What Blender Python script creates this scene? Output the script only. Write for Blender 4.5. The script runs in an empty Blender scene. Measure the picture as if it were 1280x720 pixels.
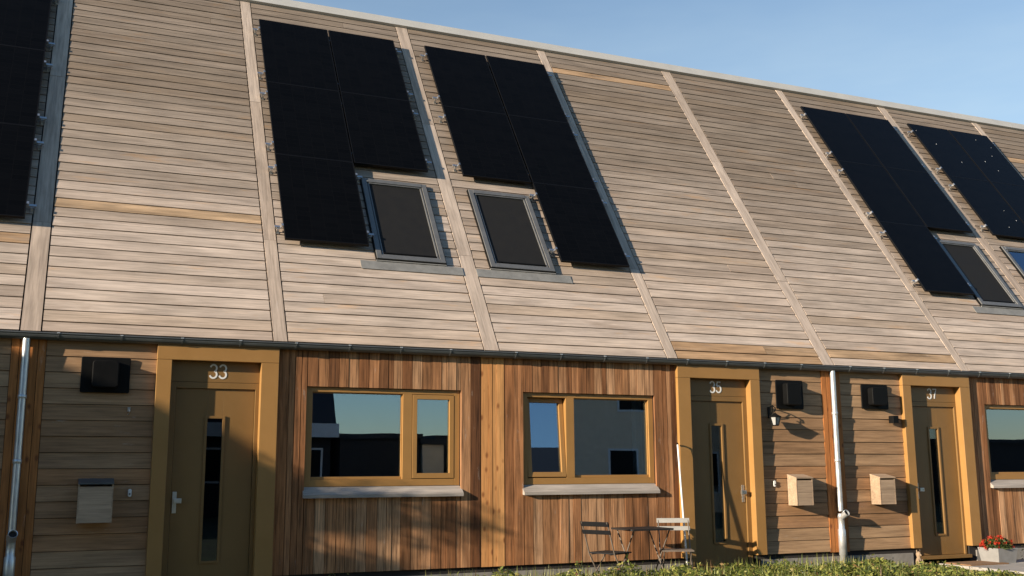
import bpy, bmesh, math, random
import numpy as np
from mathutils import Vector, Matrix
random.seed(7)
R = math.radians
sc = bpy.context.scene
COL = sc.collection
W = 5.7                 # width of one house
PIT = 0.9676            # roof pitch
ZE = 2.84               # eave height above the bottom of the cladding
L = 7.92                # slope length
ZG = -0.29              # ground
CP, SP = math.cos(PIT), math.sin(PIT)
K = Vector((3.7, 1.0, -1.0)).normalized()     # direction the sunlight travels

# ------------------------------------------------------------------ materials
def newmat(name):
    m = bpy.data.materials.new(name); m.use_nodes = True
    nt = m.node_tree; nt.nodes.clear()
    out = nt.nodes.new('ShaderNodeOutputMaterial')
    b = nt.nodes.new('ShaderNodeBsdfPrincipled')
    nt.links.new(b.outputs[0], out.inputs[0])
    return m, nt, b, out
def N(nt, t, **kw):
    n = nt.nodes.new(t)
    for k, v in kw.items():
        if k in n.inputs: n.inputs[k].default_value = v
        else: setattr(n, k, v)
    return n
def lk(nt, a, b): nt.links.new(a, b)
def ramp(nt, stops, interp='LINEAR'):
    r = nt.nodes.new('ShaderNodeValToRGB'); r.color_ramp.interpolation = interp
    el = r.color_ramp.elements
    while len(el) < len(stops): el.new(0.5)
    for e, (p, c) in zip(el, stops):
        e.position = p; e.color = (c[0], c[1], c[2], 1) if not isinstance(c, (int, float)) else (c, c, c, 1)
    return r
def mixc(nt, fac, a, b, mode='MIX'):
    m = nt.nodes.new('ShaderNodeMix'); m.data_type = 'RGBA'; m.blend_type = mode
    for sock, v in ((m.inputs[0], fac), (m.inputs[6], a), (m.inputs[7], b)):
        if hasattr(v, 'is_linked'): lk(nt, v, sock)
        elif isinstance(v, (int, float)): sock.default_value = v
        else: sock.default_value = (v[0], v[1], v[2], 1)
    return m.outputs[2]
def math_(nt, op, a, b=None):
    m = nt.nodes.new('ShaderNodeMath'); m.operation = op
    for s, v in zip(m.inputs, (a, b)):
        if v is None: continue
        if hasattr(v, 'is_linked'): lk(nt, v, s)
        else: s.default_value = v
    return m.outputs[0]

def wood(name, axis, tones, grain=0.35, accent=None, accent_p=0.9, stain=None, rough=0.8, knots=None, bump=0.25, pale_eave=None, tilt=0.0, blot=0.22):
    """boards: one random tone per board, grain along axis, blotches and streaks of wear"""
    m, nt, b, out = newmat(name)
    geo = N(nt, 'ShaderNodeNewGeometry'); oi = N(nt, 'ShaderNodeObjectInfo'); tc = N(nt, 'ShaderNodeTexCoord')
    rnd = math_(nt, 'FRACT', math_(nt, 'ADD', geo.outputs['Random Per Island'], oi.outputs['Random']))
    rnd2 = math_(nt, 'FRACT', math_(nt, 'MULTIPLY', rnd, 17.31))
    off = N(nt, 'ShaderNodeCombineXYZ')
    lk(nt, math_(nt, 'MULTIPLY', rnd, 37.0), off.inputs[0]); lk(nt, math_(nt, 'MULTIPLY', rnd2, 23.0), off.inputs[1]); lk(nt, math_(nt, 'MULTIPLY', oi.outputs['Random'], 41.0), off.inputs[2])
    va = N(nt, 'ShaderNodeVectorMath', operation='ADD'); rt_ = N(nt, 'ShaderNodeVectorRotate', rotation_type='X_AXIS'); rt_.inputs['Angle'].default_value = -tilt
    lk(nt, tc.outputs['Object'], rt_.inputs['Vector']); lk(nt, rt_.outputs[0], va.inputs[0]); lk(nt, off.outputs[0], va.inputs[1])
    def mp(s_along, s_across):
        q = N(nt, 'ShaderNodeMapping'); sc_ = [s_across] * 3; sc_[axis] = s_along
        q.inputs['Scale'].default_value = sc_; lk(nt, va.outputs[0], q.inputs[0]); return q.outputs[0]
    base = ramp(nt, tones); lk(nt, rnd, base.inputs[0])
    g = N(nt, 'ShaderNodeTexNoise', Scale=1.0, Detail=6.0, Roughness=0.65); lk(nt, mp(1.6, 42.0), g.inputs['Vector'])
    gr = ramp(nt, [(0.3, 1 - grain), (0.5, 1.0), (0.72, 1 + grain * 0.75)]); lk(nt, g.outputs[0], gr.inputs[0])
    col = mixc(nt, 1.0, base.outputs[0], gr.outputs[0], 'MULTIPLY')
    bl = N(nt, 'ShaderNodeTexNoise', Scale=1.0, Detail=4.0, Roughness=0.6); lk(nt, mp(1.1, 7.0), bl.inputs['Vector'])
    br = ramp(nt, [(0.28, 1 - blot * 1.15), (0.52, 1.0), (0.75, 1 + blot)]); lk(nt, bl.outputs[0], br.inputs[0])
    col = mixc(nt, 1.0, col, br.outputs[0], 'MULTIPLY')
    if accent is not None:      # the odd fresher, more orange board
        f = math_(nt, 'GREATER_THAN', rnd2, accent_p)
        f = math_(nt, 'MULTIPLY', f, 0.75)
        col = mixc(nt, f, col, mixc(nt, 1.0, accent, gr.outputs[0], 'MULTIPLY'))
    if stain is not None:
        sn = N(nt, 'ShaderNodeTexNoise', Scale=1.0, Detail=5.0, Roughness=0.7); lk(nt, mp(0.7, 3.4), sn.inputs['Vector'])
        sr = ramp(nt, [(0.56, 0.0), (0.72, 1.0)]); lk(nt, sn.outputs[0], sr.inputs[0])
        col = mixc(nt, math_(nt, 'MULTIPLY', sr.outputs[0], 0.7), col, stain)
        pn = N(nt, 'ShaderNodeTexNoise', Scale=1.0, Detail=7.0, Roughness=0.75); lk(nt, mp(2.3, 11.0), pn.inputs['Vector'])
        pr = ramp(nt, [(0.62, 0.0), (0.74, 1.0)]); lk(nt, pn.outputs[0], pr.inputs[0])
        col = mixc(nt, math_(nt, 'MULTIPLY', pr.outputs[0], 0.45), col, (0.55, 0.5, 0.44))
    if pale_eave is not None:   # orange streaks where the grey patina has worn off
        on = N(nt, 'ShaderNodeTexNoise', Scale=1.0, Detail=6.0, Roughness=0.72); lk(nt, mp(0.85, 5.0), on.inputs['Vector'])
        orr = ramp(nt, [(0.585, 0.0), (0.70, 1.0)]); lk(nt, on.outputs[0], orr.inputs[0])
        col = mixc(nt, math_(nt, 'MULTIPLY', orr.outputs[0], 0.6), col, (0.50, 0.31, 0.165))
    if knots is not None:
        vo = N(nt, 'ShaderNodeTexVoronoi', Scale=1.0); lk(nt, mp(5.2, 9.0), vo.inputs['Vector'])
        kr = ramp(nt, [(0.1, 1.0), (0.26, 0.0)]); lk(nt, vo.outputs['Distance'], kr.inputs[0])
        col = mixc(nt, math_(nt, 'MULTIPLY', kr.outputs[0], 0.8), col, knots)
    if pale_eave is not None:   # boards low on the roof are newer: paler and pinker than the greyed ones above
        sp = N(nt, 'ShaderNodeSeparateXYZ'); lk(nt, tc.outputs['Object'], sp.inputs[0])
        mr = N(nt, 'ShaderNodeMapRange'); mr.inputs[1].default_value = 2.9; mr.inputs[2].default_value = 0.3
        lk(nt, math_(nt, 'ADD', sp.outputs[1], math_(nt, 'MULTIPLY', math_(nt, 'SUBTRACT', rnd2, 0.5), 0.8)), mr.inputs[0])
        col = mixc(nt, 1.0, col, mixc(nt, mr.outputs[0], (0.555, 0.53, 0.495), pale_eave), 'MULTIPLY')
    lk(nt, col, b.inputs['Base Color'])
    b.inputs['Roughness'].default_value = rough
    b.inputs['Specular IOR Level'].default_value = 0.25
    bp = N(nt, 'ShaderNodeBump', Strength=bump, Distance=0.004); lk(nt, g.outputs[0], bp.inputs['Height']); lk(nt, bp.outputs[0], b.inputs['Normal'])
    return m
def plain(name, c, rough=0.5, metal=0.0, var=0.12, scale=6.0, spec=0.5, bump=0.0, stretch=None):
    m, nt, b, out = newmat(name)
    tc = N(nt, 'ShaderNodeTexCoord'); oi = N(nt, 'ShaderNodeObjectInfo')
    va = N(nt, 'ShaderNodeVectorMath', operation='ADD'); lk(nt, tc.outputs['Object'], va.inputs[0])
    cx = N(nt, 'ShaderNodeCombineXYZ'); lk(nt, math_(nt, 'MULTIPLY', oi.outputs['Random'], 50.0), cx.inputs[0]); lk(nt, cx.outputs[0], va.inputs[1])
    q = N(nt, 'ShaderNodeMapping'); q.inputs['Scale'].default_value = stretch or (1, 1, 1); lk(nt, va.outputs[0], q.inputs[0])
    n = N(nt, 'ShaderNodeTexNoise', Scale=scale, Detail=6.0, Roughness=0.65); lk(nt, q.outputs[0], n.inputs['Vector'])
    r = ramp(nt, [(0.3, [v * (1 - var) for v in c]), (0.7, [min(1, v * (1 + var)) for v in c])]); lk(nt, n.outputs[0], r.inputs[0])
    lk(nt, r.outputs[0], b.inputs['Base Color'])
    rr = ramp(nt, [(0.3, max(0, rough - 0.08)), (0.7, min(1, rough + 0.08))]); lk(nt, n.outputs[0], rr.inputs[0]); lk(nt, rr.outputs[0], b.inputs['Roughness'])
    b.inputs['Metallic'].default_value = metal; b.inputs['Specular IOR Level'].default_value = spec
    if bump:
        bp = N(nt, 'ShaderNodeBump', Strength=bump, Distance=0.01); lk(nt, n.outputs[0], bp.inputs['Height']); lk(nt, bp.outputs[0], b.inputs['Normal'])
    return m
def glassmat(name, refl=0.3, tint=(0.75, 0.82, 0.84)):
    m, nt, b, out = newmat(name); nt.nodes.remove(b)
    g = N(nt, 'ShaderNodeBsdfGlossy', Roughness=0.004); g.inputs['Color'].default_value = (0.68, 0.82, 1.0, 1)
    t = N(nt, 'ShaderNodeBsdfTransparent'); t.inputs['Color'].default_value = (*tint, 1)
    lw = N(nt, 'ShaderNodeFresnel', IOR=1.5)
    mx = N(nt, 'ShaderNodeMixShader')
    lk(nt, math_(nt, 'ADD', math_(nt, 'MULTIPLY', lw.outputs[0], 0.9), refl), mx.inputs[0])
    lk(nt, t.outputs[0], mx.inputs[1]); lk(nt, g.outputs[0], mx.inputs[2]); lk(nt, mx.outputs[0], out.inputs[0])
    # very slight waviness of the double glazing
    tc = N(nt, 'ShaderNodeTexCoord'); n = N(nt, 'ShaderNodeTexNoise', Scale=1.4, Detail=1.0); lk(nt, tc.outputs['Object'], n.inputs['Vector'])
    bp = N(nt, 'ShaderNodeBump', Strength=0.02, Distance=0.02); lk(nt, n.outputs[0], bp.inputs['Height']); lk(nt, bp.outputs[0], g.inputs['Normal'])
    return m

M = {}
M['roofwood'] = wood('weathered_roof_boards', 0,
    [(0.0, (0.355, 0.28, 0.22)), (0.25, (0.40, 0.325, 0.26)), (0.5, (0.425, 0.35, 0.285)), (0.75, (0.45, 0.37, 0.305)), (1.0, (0.39, 0.305, 0.23))],
    grain=0.3, blot=0.24, stain=(0.27, 0.205, 0.155), pale_eave=(1.21, 1.19, 1.18))
M['roofwood2'] = wood('fresh_orange_roof_boards', 0, [(0.0, (0.37, 0.225, 0.12)), (1.0, (0.44, 0.30, 0.18))], grain=0.35, blot=0.4, stain=(0.33, 0.255, 0.195))
M['batten'] = wood('roof_batten_wood', 1, [(0.0, (0.40, 0.31, 0.24)), (0.5, (0.46, 0.37, 0.295)), (1.0, (0.50, 0.40, 0.32))], grain=0.3, stain=(0.30, 0.225, 0.17), tilt=PIT)
M['hwood'] = wood('horizontal_wall_boards', 0,
    [(0.0, (0.25, 0.135, 0.065)), (0.35, (0.34, 0.205, 0.11)), (0.7, (0.41, 0.26, 0.145)), (1.0, (0.34, 0.175, 0.08))],
    grain=0.34, stain=(0.24, 0.14, 0.085))
M['vwood'] = wood('vertical_wall_boards', 2,
    [(0.0, (0.12, 0.05, 0.021)), (0.2, (0.27, 0.12, 0.05)), (0.42, (0.38, 0.185, 0.083)), (0.62, (0.47, 0.27, 0.145)), (0.82, (0.34, 0.145, 0.057)), (1.0, (0.17, 0.072, 0.03))],
    grain=0.72, blot=0.3, stain=(0.22, 0.085, 0.03))
M['orange'] = wood('knotty_orange_boards', 2, [(0.0, (0.56, 0.26, 0.09)), (0.5, (0.64, 0.33, 0.125)), (1.0, (0.52, 0.235, 0.08))], grain=0.34, knots=(0.22, 0.075, 0.025))
M['corner'] = wood('rusty_corner_boards', 2, [(0.0, (0.36, 0.14, 0.042)), (0.5, (0.45, 0.18, 0.055)), (1.0, (0.40, 0.15, 0.045))], grain=0.4, knots=(0.15, 0.05, 0.02), stain=(0.26, 0.10, 0.035))
M['boxwood'] = wood('letterbox_wood', 0, [(0.0, (0.37, 0.26, 0.17)), (1.0, (0.43, 0.31, 0.21))], grain=0.28, stain=(0.33, 0.21, 0.135))
M['sill'] = wood('weathered_sill', 0, [(0.0, (0.34, 0.295, 0.255)), (1.0, (0.39, 0.345, 0.30))], grain=0.25, stain=(0.27, 0.23, 0.20))
M['paint'] = plain('ochre_bronze_paint', (0.34, 0.18, 0.056), 0.42, var=0.06, scale=3.0, spec=0.4)
M['paint2'] = plain('ochre_bronze_door_paint', (0.215, 0.119, 0.039), 0.42, var=0.07, scale=2.0, spec=0.4)
M['membrane'] = plain('black_membrane', (0.022, 0.018, 0.016), 0.9)
M['concrete'] = plain('plinth_concrete', (0.24, 0.22, 0.195), 0.9, var=0.25, scale=5.0, bump=0.3)
M['zinc'] = plain('zinc_gutter', (0.11, 0.118, 0.12), 0.45, metal=0.35, var=0.15, scale=4.0)
M['galv'] = plain('galvanised_pipe', (0.62, 0.63, 0.63), 0.38, metal=0.65, var=0.12, scale=9.0)
M['cap'] = plain('pale_ridge_flashing', (0.46, 0.44, 0.40), 0.55, metal=0.0, var=0.06, scale=2.0)
M['grey'] = plain('grey_aluminium', (0.17, 0.17, 0.165), 0.5, metal=0.4, var=0.1)
M['flash'] = plain('lead_flashing', (0.21, 0.205, 0.19), 0.65, var=0.18, scale=7.0)
M['blind'] = plain('dark_mesh_blind', (0.014, 0.0135, 0.013), 0.75, var=0.05, spec=0.2)
M['black'] = plain('black_plastic', (0.006, 0.006, 0.006), 0.5, var=0.15, spec=0.12)
M['steel'] = plain('brushed_steel', (0.65, 0.64, 0.62), 0.3, metal=0.9, var=0.08)
M['white'] = plain('white_paint', (0.75, 0.74, 0.71), 0.5, var=0.05)
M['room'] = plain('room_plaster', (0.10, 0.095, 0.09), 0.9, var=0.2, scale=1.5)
M['cloth'] = plain('white_cloth', (0.72, 0.72, 0.70), 0.9, var=0.05)
M['glass'] = glassmat('window_glass', 0.25)
M['dglass'] = glassmat('door_glass', 0.06, (0.5, 0.52, 0.52))
M['chairdark'] = plain('anthracite_slat_paint', (0.008, 0.0085, 0.010), 0.6, spec=0.2)
M['chairgrey'] = plain('grey_slat_paint', (0.30, 0.29, 0.265), 0.5)
M['chairleg'] = plain('brown_grey_steel', (0.15, 0.12, 0.095), 0.6, metal=0.1, var=0.2)  # one even brown-grey colour
M['tabletop'] = plain('dark_table_top', (0.022, 0.02, 0.019), 0.6, spec=0.2)
M['pot'] = plain('grey_planter', (0.24, 0.235, 0.225), 0.8, var=0.12, scale=9.0)
M['stone'] = plain('figurine_stone', (0.30, 0.21, 0.13), 0.85, var=0.35, scale=25.0, bump=0.4)
M['rust'] = plain('terracotta', (0.32, 0.12, 0.07), 0.8, var=0.25, scale=20)
M['mat'] = plain('coir_mat', (0.22, 0.12, 0.055), 0.95, var=0.35, scale=40, bump=0.5)
M['flag'] = plain('concrete_paving', (0.34, 0.31, 0.275), 0.9, var=0.2, scale=3.0, bump=0.3)
M['render'] = plain('pale_grey_render', (0.80, 0.63, 0.44), 0.9, var=0.08, scale=4)
M['frost'] = plain('frosted_lantern_glass', (0.38, 0.38, 0.37), 0.3, var=0.05)
M['brickd'] = plain('dark_brick', (0.035, 0.03, 0.028), 0.9, var=0.3, scale=8)
M['brickg'] = plain('grey_brick', (0.36, 0.35, 0.32), 0.9, var=0.2, scale=8)
M['tile'] = plain('dark_roof_tile', (0.03, 0.03, 0.032), 0.8, var=0.25, scale=5)
M['bark'] = plain('bark', (0.10, 0.075, 0.055), 0.9, var=0.3, scale=14, bump=0.5)

def panelmat():
    m, nt, b, out = newmat('black_solar_glass')
    tc = N(nt, 'ShaderNodeTexCoord'); sp = N(nt, 'ShaderNodeSeparateXYZ'); lk(nt, tc.outputs['Object'], sp.inputs[0])
    def grid(s, n, w):
        f = math_(nt, 'FRACT', math_(nt, 'MULTIPLY', s, n))
        return math_(nt, 'LESS_THAN', f, w)
    gx = grid(sp.outputs[0], 1 / 0.193, 0.03); gy = grid(sp.outputs[1], 1 / 0.0985, 0.05)
    fx = math_(nt, 'FLOOR', math_(nt, 'MULTIPLY', sp.outputs[0], 1 / 0.193)); fy = math_(nt, 'FLOOR', math_(nt, 'MULTIPLY', sp.outputs[1], 1 / 0.0985))
    cv = N(nt, 'ShaderNodeCombineXYZ'); lk(nt, fx, cv.inputs[0]); lk(nt, fy, cv.inputs[1])
    wn = N(nt, 'ShaderNodeTexWhiteNoise'); wn.noise_dimensions = '3D'; lk(nt, cv.outputs[0], wn.inputs['Vector'])
    cr = ramp(nt, [(0.0, (0.0024, 0.0026, 0.003)), (1.0, (0.0032, 0.0034, 0.0039))]); lk(nt, wn.outputs[0], cr.inputs[0])
    col = mixc(nt, math_(nt, 'MAXIMUM', gx, gy), cr.outputs[0], (0.0048, 0.0048, 0.005))
    lk(nt, col, b.inputs['Base Color'])
    b.inputs['Roughness'].default_value = 0.16; b.inputs['IOR'].default_value = 1.13
    return m
M['panel'] = panelmat()
M['pframe'] = plain('black_anodised_frame', (0.005, 0.005, 0.0055), 0.5, metal=0.0, spec=0.15)

def leafmat(name, cols):
    m, nt, b, out = newmat(name)
    geo = N(nt, 'ShaderNodeNewGeometry')
    r = ramp(nt, cols); lk(nt, geo.outputs['Random Per Island'], r.inputs[0])
    lk(nt, r.outputs[0], b.inputs['Base Color']); b.inputs['Roughness'].default_value = 0.5
    tr = N(nt, 'ShaderNodeBsdfTranslucent'); lk(nt, r.outputs[0], tr.inputs['Color'])
    mx = N(nt, 'ShaderNodeMixShader', Fac=0.3); lk(nt, b.outputs[0], mx.inputs[1]); lk(nt, tr.outputs[0], mx.inputs[2]); lk(nt, mx.outputs[0], out.inputs[0])
    return m
M['leaf'] = leafmat('ground_cover_leaves', [(0.0, (0.03, 0.045, 0.01)), (0.35, (0.10, 0.135, 0.025)), (0.75, (0.30, 0.32, 0.07)), (0.95, (0.36, 0.31, 0.10)), (1.0, (0.2, 0.08, 0.045))])
M['leafdark'] = leafmat('dark_leaves', [(0.0, (0.03, 0.05, 0.015)), (1.0, (0.09, 0.12, 0.03))])
M['petal'] = leafmat('red_petals', [(0.0, (0.45, 0.02, 0.012)), (0.7, (0.62, 0.05, 0.02)), (1.0, (0.7, 0.14, 0.06))])

def groundmat():
    m, nt, b, out = newmat('soil_and_grass')
    tc = N(nt, 'ShaderNodeTexCoord')
    n = N(nt, 'ShaderNodeTexNoise', Scale=1.3, Detail=8.0, Roughness=0.7); lk(nt, tc.outputs['Object'], n.inputs['Vector'])
    r = ramp(nt, [(0.35, (0.055, 0.042, 0.028)), (0.5, (0.07, 0.075, 0.025)), (0.7, (0.10, 0.12, 0.035))]); lk(nt, n.outputs[0], r.inputs[0])
    lk(nt, r.outputs[0], b.inputs['Base Color']); b.inputs['Roughness'].default_value = 0.95
    n2 = N(nt, 'ShaderNodeTexNoise', Scale=30.0, Detail=6.0); lk(nt, tc.outputs['Object'], n2.inputs['Vector'])
    bp = N(nt, 'ShaderNodeBump', Strength=0.6, Distance=0.03); lk(nt, n2.outputs[0], bp.inputs['Height']); lk(nt, bp.outputs[0], b.inputs['Normal'])
    return m
M['ground'] = groundmat()

# ------------------------------------------------------------------ geometry helpers
class MB:
    def __init__(s): s.v = []; s.f = []; s.smooth = []; s.mi = []
    def add(s, vs, fs, smooth=False, mi=0):
        o = len(s.v); s.v += [Vector(p) for p in vs]
        for f in fs: s.f.append([i + o for i in f]); s.smooth.append(smooth); s.mi.append(mi)
    def box(s, x0, x1, y0, y1, z0, z1, T=None, mi=0):
        if x0 > x1: x0, x1 = x1, x0
        if y0 > y1: y0, y1 = y1, y0
        if z0 > z1: z0, z1 = z1, z0
        p = [Vector(q) for q in ((x0, y0, z0), (x1, y0, z0), (x1, y1, z0), (x0, y1, z0), (x0, y0, z1), (x1, y0, z1), (x1, y1, z1), (x0, y1, z1))]
        if T: p = [T(q) for q in p]
        s.add(p, [(0, 3, 2, 1), (4, 5, 6, 7), (0, 1, 5, 4), (1, 2, 6, 5), (2, 3, 7, 6), (3, 0, 4, 7)], mi=mi)
    def hexa(s, p, mi=0):
        s.add(p, [(0, 3, 2, 1), (4, 5, 6, 7), (0, 1, 5, 4), (1, 2, 6, 5), (2, 3, 7, 6), (3, 0, 4, 7)], mi=mi)
    def tube(s, pts, r, n=10, cap=True, mi=0):
        pts = [Vector(p) for p in pts]
        rs = r if isinstance(r, (list, tuple)) else [r] * len(pts)
        rings = []
        for i, p in enumerate(pts):
            d = (pts[min(i + 1, len(pts) - 1)] - pts[max(i - 1, 0)]).normalized()
            a = d.cross(Vector((0, 0, 1)) if abs(d.z) < 0.95 else Vector((1, 0, 0))).normalized(); b = d.cross(a)
            rings.append([p + (a * math.cos(2 * math.pi * k / n) + b * math.sin(2 * math.pi * k / n)) * rs[i] for k in range(n)])
        vs = [q for rg in rings for q in rg]; fs = []
        for i in range(len(pts) - 1):
            for k in range(n): fs.append((i * n + k, i * n + (k + 1) % n, (i + 1) * n + (k + 1) % n, (i + 1) * n + k))
        s.add(vs, fs, True, mi)
        if cap:
            s.add(rings[0], [tuple(range(n))[::-1]], mi=mi); s.add(rings[-1], [tuple(range(n))], mi=mi)
    def lathe(s, prof, c, n=20, mi=0):
        vs = []; fs = []
        for r, z in prof:
            for k in range(n): vs.append((c[0] + r * math.cos(2 * math.pi * k / n), c[1] + r * math.sin(2 * math.pi * k / n), c[2] + z))
        for i in range(len(prof) - 1):
            for k in range(n): fs.append((i * n + k, i * n + (k + 1) % n, (i + 1) * n + (k + 1) % n, (i + 1) * n + k))
        s.add(vs, fs, True, mi)
    def prism(s, poly, y0, y1, ax='y', mi=0):
        """polygon in the two other axes, extruded along ax"""
        n = len(poly)
        mk = {'y': lambda a, b, t: (a, t, b), 'x': lambda a, b, t: (t, a, b), 'z': lambda a, b, t: (a, b, t)}[ax]
        vs = [mk(a, b, y0) for a, b in poly] + [mk(a, b, y1) for a, b in poly]
        fs = [tuple(range(n)), tuple(range(2 * n - 1, n - 1, -1))] + [(i, (i + 1) % n, n + (i + 1) % n, n + i)[::-1] for i in range(n)]
        s.add(vs, fs, mi=mi)
    def build(s, name, mat, parent=None, bevel=0.0, world=True, **props):
        me = bpy.data.meshes.new(name)
        off = parent_origin(parent) if (parent and world) else Vector((0, 0, 0))
        me.from_pydata([p - off for p in s.v], [], s.f)
        me.polygons.foreach_set('use_smooth', s.smooth)
        mats = mat if isinstance(mat, (list, tuple)) else [mat]
        for q in mats: me.materials.append(q)
        me.polygons.foreach_set('material_index', s.mi)
        me.update()
        bm = bmesh.new(); bm.from_mesh(me); bmesh.ops.recalc_face_normals(bm, faces=bm.faces); bm.to_mesh(me); bm.free()
        o = bpy.data.objects.new(name, me); COL.objects.link(o)
        if parent: o.parent = parent
        if bevel:
            b = o.modifiers.new('bevel', 'BEVEL'); b.width = bevel; b.segments = 2; b.limit_method = 'ANGLE'
        tag(o, **props)
        return o
def parent_origin(o):
    t = Vector((0, 0, 0))
    while o: t = t + o.location; o = o.parent
    return t
def tag(o, label=None, cat=None, group=None, kind=None):
    if label: o['label'] = label
    if cat: o['category'] = cat
    if group: o['group'] = group
    if kind: o['kind'] = kind
def thing(name, loc, label, cat, group=None, rot=None):
    o = bpy.data.objects.new(name, None); COL.objects.link(o); o.location = loc; o.empty_display_size = 0.1
    if rot: o.rotation_euler = rot
    tag(o, label, cat, group); return o
def center_mesh(o, loc):
    """give a single-mesh thing its own origin at its base"""
    loc = Vector(loc)
    for v in o.data.vertices: v.co -= loc
    o.location = loc
    return o
def copy_tree(o, parent=None):
    c = o.copy(); COL.objects.link(c)
    if parent: c.parent = parent
    for ch in list(o.children): copy_tree(ch, c)
    return c
def roofp(x, s, h): return Vector((x, s * CP - h * SP, ZE + s * SP + h * CP))
RT = lambda q: roofp(q.x, q.y, q.z)

# ------------------------------------------------------------------ sky, sun, camera
w = bpy.data.worlds.new('World'); sc.world = w; w.use_nodes = True
nt = w.node_tree; bg = nt.nodes['Background']
sky = nt.nodes.new('ShaderNodeTexSky'); sky.sky_type = 'NISHITA'; sky.sun_disc = False
to_sun = -K
elev = math.asin(to_sun.z)
sky.sun_elevation = elev
sky.sun_rotation = math.atan2(to_sun.x, to_sun.y)
sky.air_density = 1.1; sky.dust_density = 0.0; sky.ozone_density = 3.3
# pale veil added to brighten the sky low behind the roofs
tc = N(nt, 'ShaderNodeTexCoord'); sp = N(nt, 'ShaderNodeSeparateXYZ'); lk(nt, tc.outputs['Generated'], sp.inputs[0])
mpv = N(nt, 'ShaderNodeMapping'); mpv.inputs['Scale'].default_value = (1.2, 1.2, 5.0); lk(nt, tc.outputs['Generated'], mpv.inputs[0])
vn = N(nt, 'ShaderNodeTexNoise', Scale=1.6, Detail=5.0, Roughness=0.55); lk(nt, mpv.outputs[0], vn.inputs['Vector'])
el = N(nt, 'ShaderNodeMapRange'); el.inputs[1].default_value = 0.49; el.inputs[2].default_value = 0.27; lk(nt, sp.outputs[2], el.inputs[0])
az = N(nt, 'ShaderNodeMapRange'); az.inputs[1].default_value = 0.1; az.inputs[2].default_value = 0.6; lk(nt, sp.outputs[1], az.inputs[0])
vr = ramp(nt, [(0.3, 0.45), (0.7, 1.0)]); lk(nt, vn.outputs[0], vr.inputs[0])
vf = math_(nt, 'MULTIPLY', math_(nt, 'MULTIPLY', el.outputs[0], az.outputs[0]), math_(nt, 'MULTIPLY', vr.outputs[0], 0.95))
skc = mixc(nt, vf, sky.outputs[0], (4.1, 5.0, 5.35))
lk(nt, skc, bg.inputs[0]); bg.inputs[1].default_value = 0.089
sl = bpy.data.lights.new('sun', 'SUN'); sl.energy = 5.0; sl.angle = R(0.55); sl.color = (1.0, 0.86, 0.68)
so = bpy.data.objects.new('sun', sl); COL.objects.link(so); so.rotation_euler = K.to_track_quat('-Z', 'Y').to_euler(); so.location = (-20, -10, 20)

cam = bpy.data.cameras.new('camera'); co = bpy.data.objects.new('camera', cam); COL.objects.link(co)
cam.sensor_width = 36.0; cam.lens = 1295.36 / 1280 * 36; cam.clip_end = 2000; cam.clip_start = 0.05
yaw, pitch, roll = -0.4021, 0.1757, -0.0056
fw = Vector((-math.sin(yaw), math.cos(yaw), 0)); rt = Vector((math.cos(yaw), math.sin(yaw), 0)); up = Vector((0, 0, 1))
fw2 = fw * math.cos(pitch) + up * math.sin(pitch); up2 = up * math.cos(pitch) - fw * math.sin(pitch)
r3 = rt * math.cos(roll) + up2 * math.sin(roll); u3 = up2 * math.cos(roll) - rt * math.sin(roll)
mw = Matrix((r3, u3, -fw2)).transposed().to_4x4(); mw.translation = (0.4735, -13.0018, 1.2137)
co.matrix_world = mw
sc.camera = co
sc.view_settings.view_transform = 'Standard'; sc.view_settings.look = 'None'
sc.view_settings.exposure = 0.95; sc.view_settings.gamma = 1.0
sc.cycles.max_bounces = 8; sc.cycles.transparent_max_bounces = 12

# ------------------------------------------------------------------ setting: ground and paving
g = MB(); g.add([(-400, -400, ZG), (400, -400, ZG), (400, 400, ZG), (-400, 400, ZG)], [(0, 1, 2, 3)])
g.build('ground', M['ground'], kind='structure')
pv = MB()
for i in range(9):
    for j in range(6):
        pv.box(13.0 + i * 0.61, 13.6 + i * 0.61, -0.36 - j * 0.61, -0.95 - j * 0.61, ZG, -0.215)
pv.build('path', M['flag'], kind='structure')

# ------------------------------------------------------------------ the terraced houses
D = dict(doA=1.39, doB=2.826, diA=1.56, diB=2.613, wA=0.4545, wB=2.503, m1=1.112, m2=1.239)
def boards_h(mb, x0, x1, z0, z1, pitch, zoff, y=0.0):
    z = zoff
    while z < z1 - 0.02:
        a, b_ = max(z, z0), min(z + pitch - 0.006, z1)
        if b_ - a > 0.03:
            # one lapped board: the lower edge stands a little prouder than the upper
            xs = [x0, x1]
            if x1 - x0 > 1.5 and random.random() < 0.3: xs = [x0, random.uniform(x0 + .4, x1 - .4), x1]
            for k in range(len(xs) - 1):
                a0, a1 = xs[k] + (0.001 if k else 0), xs[k + 1] - (0.001 if k < len(xs) - 2 else 0)
                j = random.uniform(-.002, .002)
                mb.hexa([Vector(p) for p in ((a0, y - 0.0185 + j, a), (a1, y - 0.0185 + j, a), (a1, y + 0.012, a), (a0, y + 0.012, a),
                                             (a0, y - 0.006 + j, b_), (a1, y - 0.006 + j, b_), (a1, y + 0.012, b_), (a0, y + 0.012, b_))])
        z += pitch
ACCENT = {0: [12], 3: [0, 1, 40], 4: [1], -1: [8], -2: [30], 7: [36]}
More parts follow.
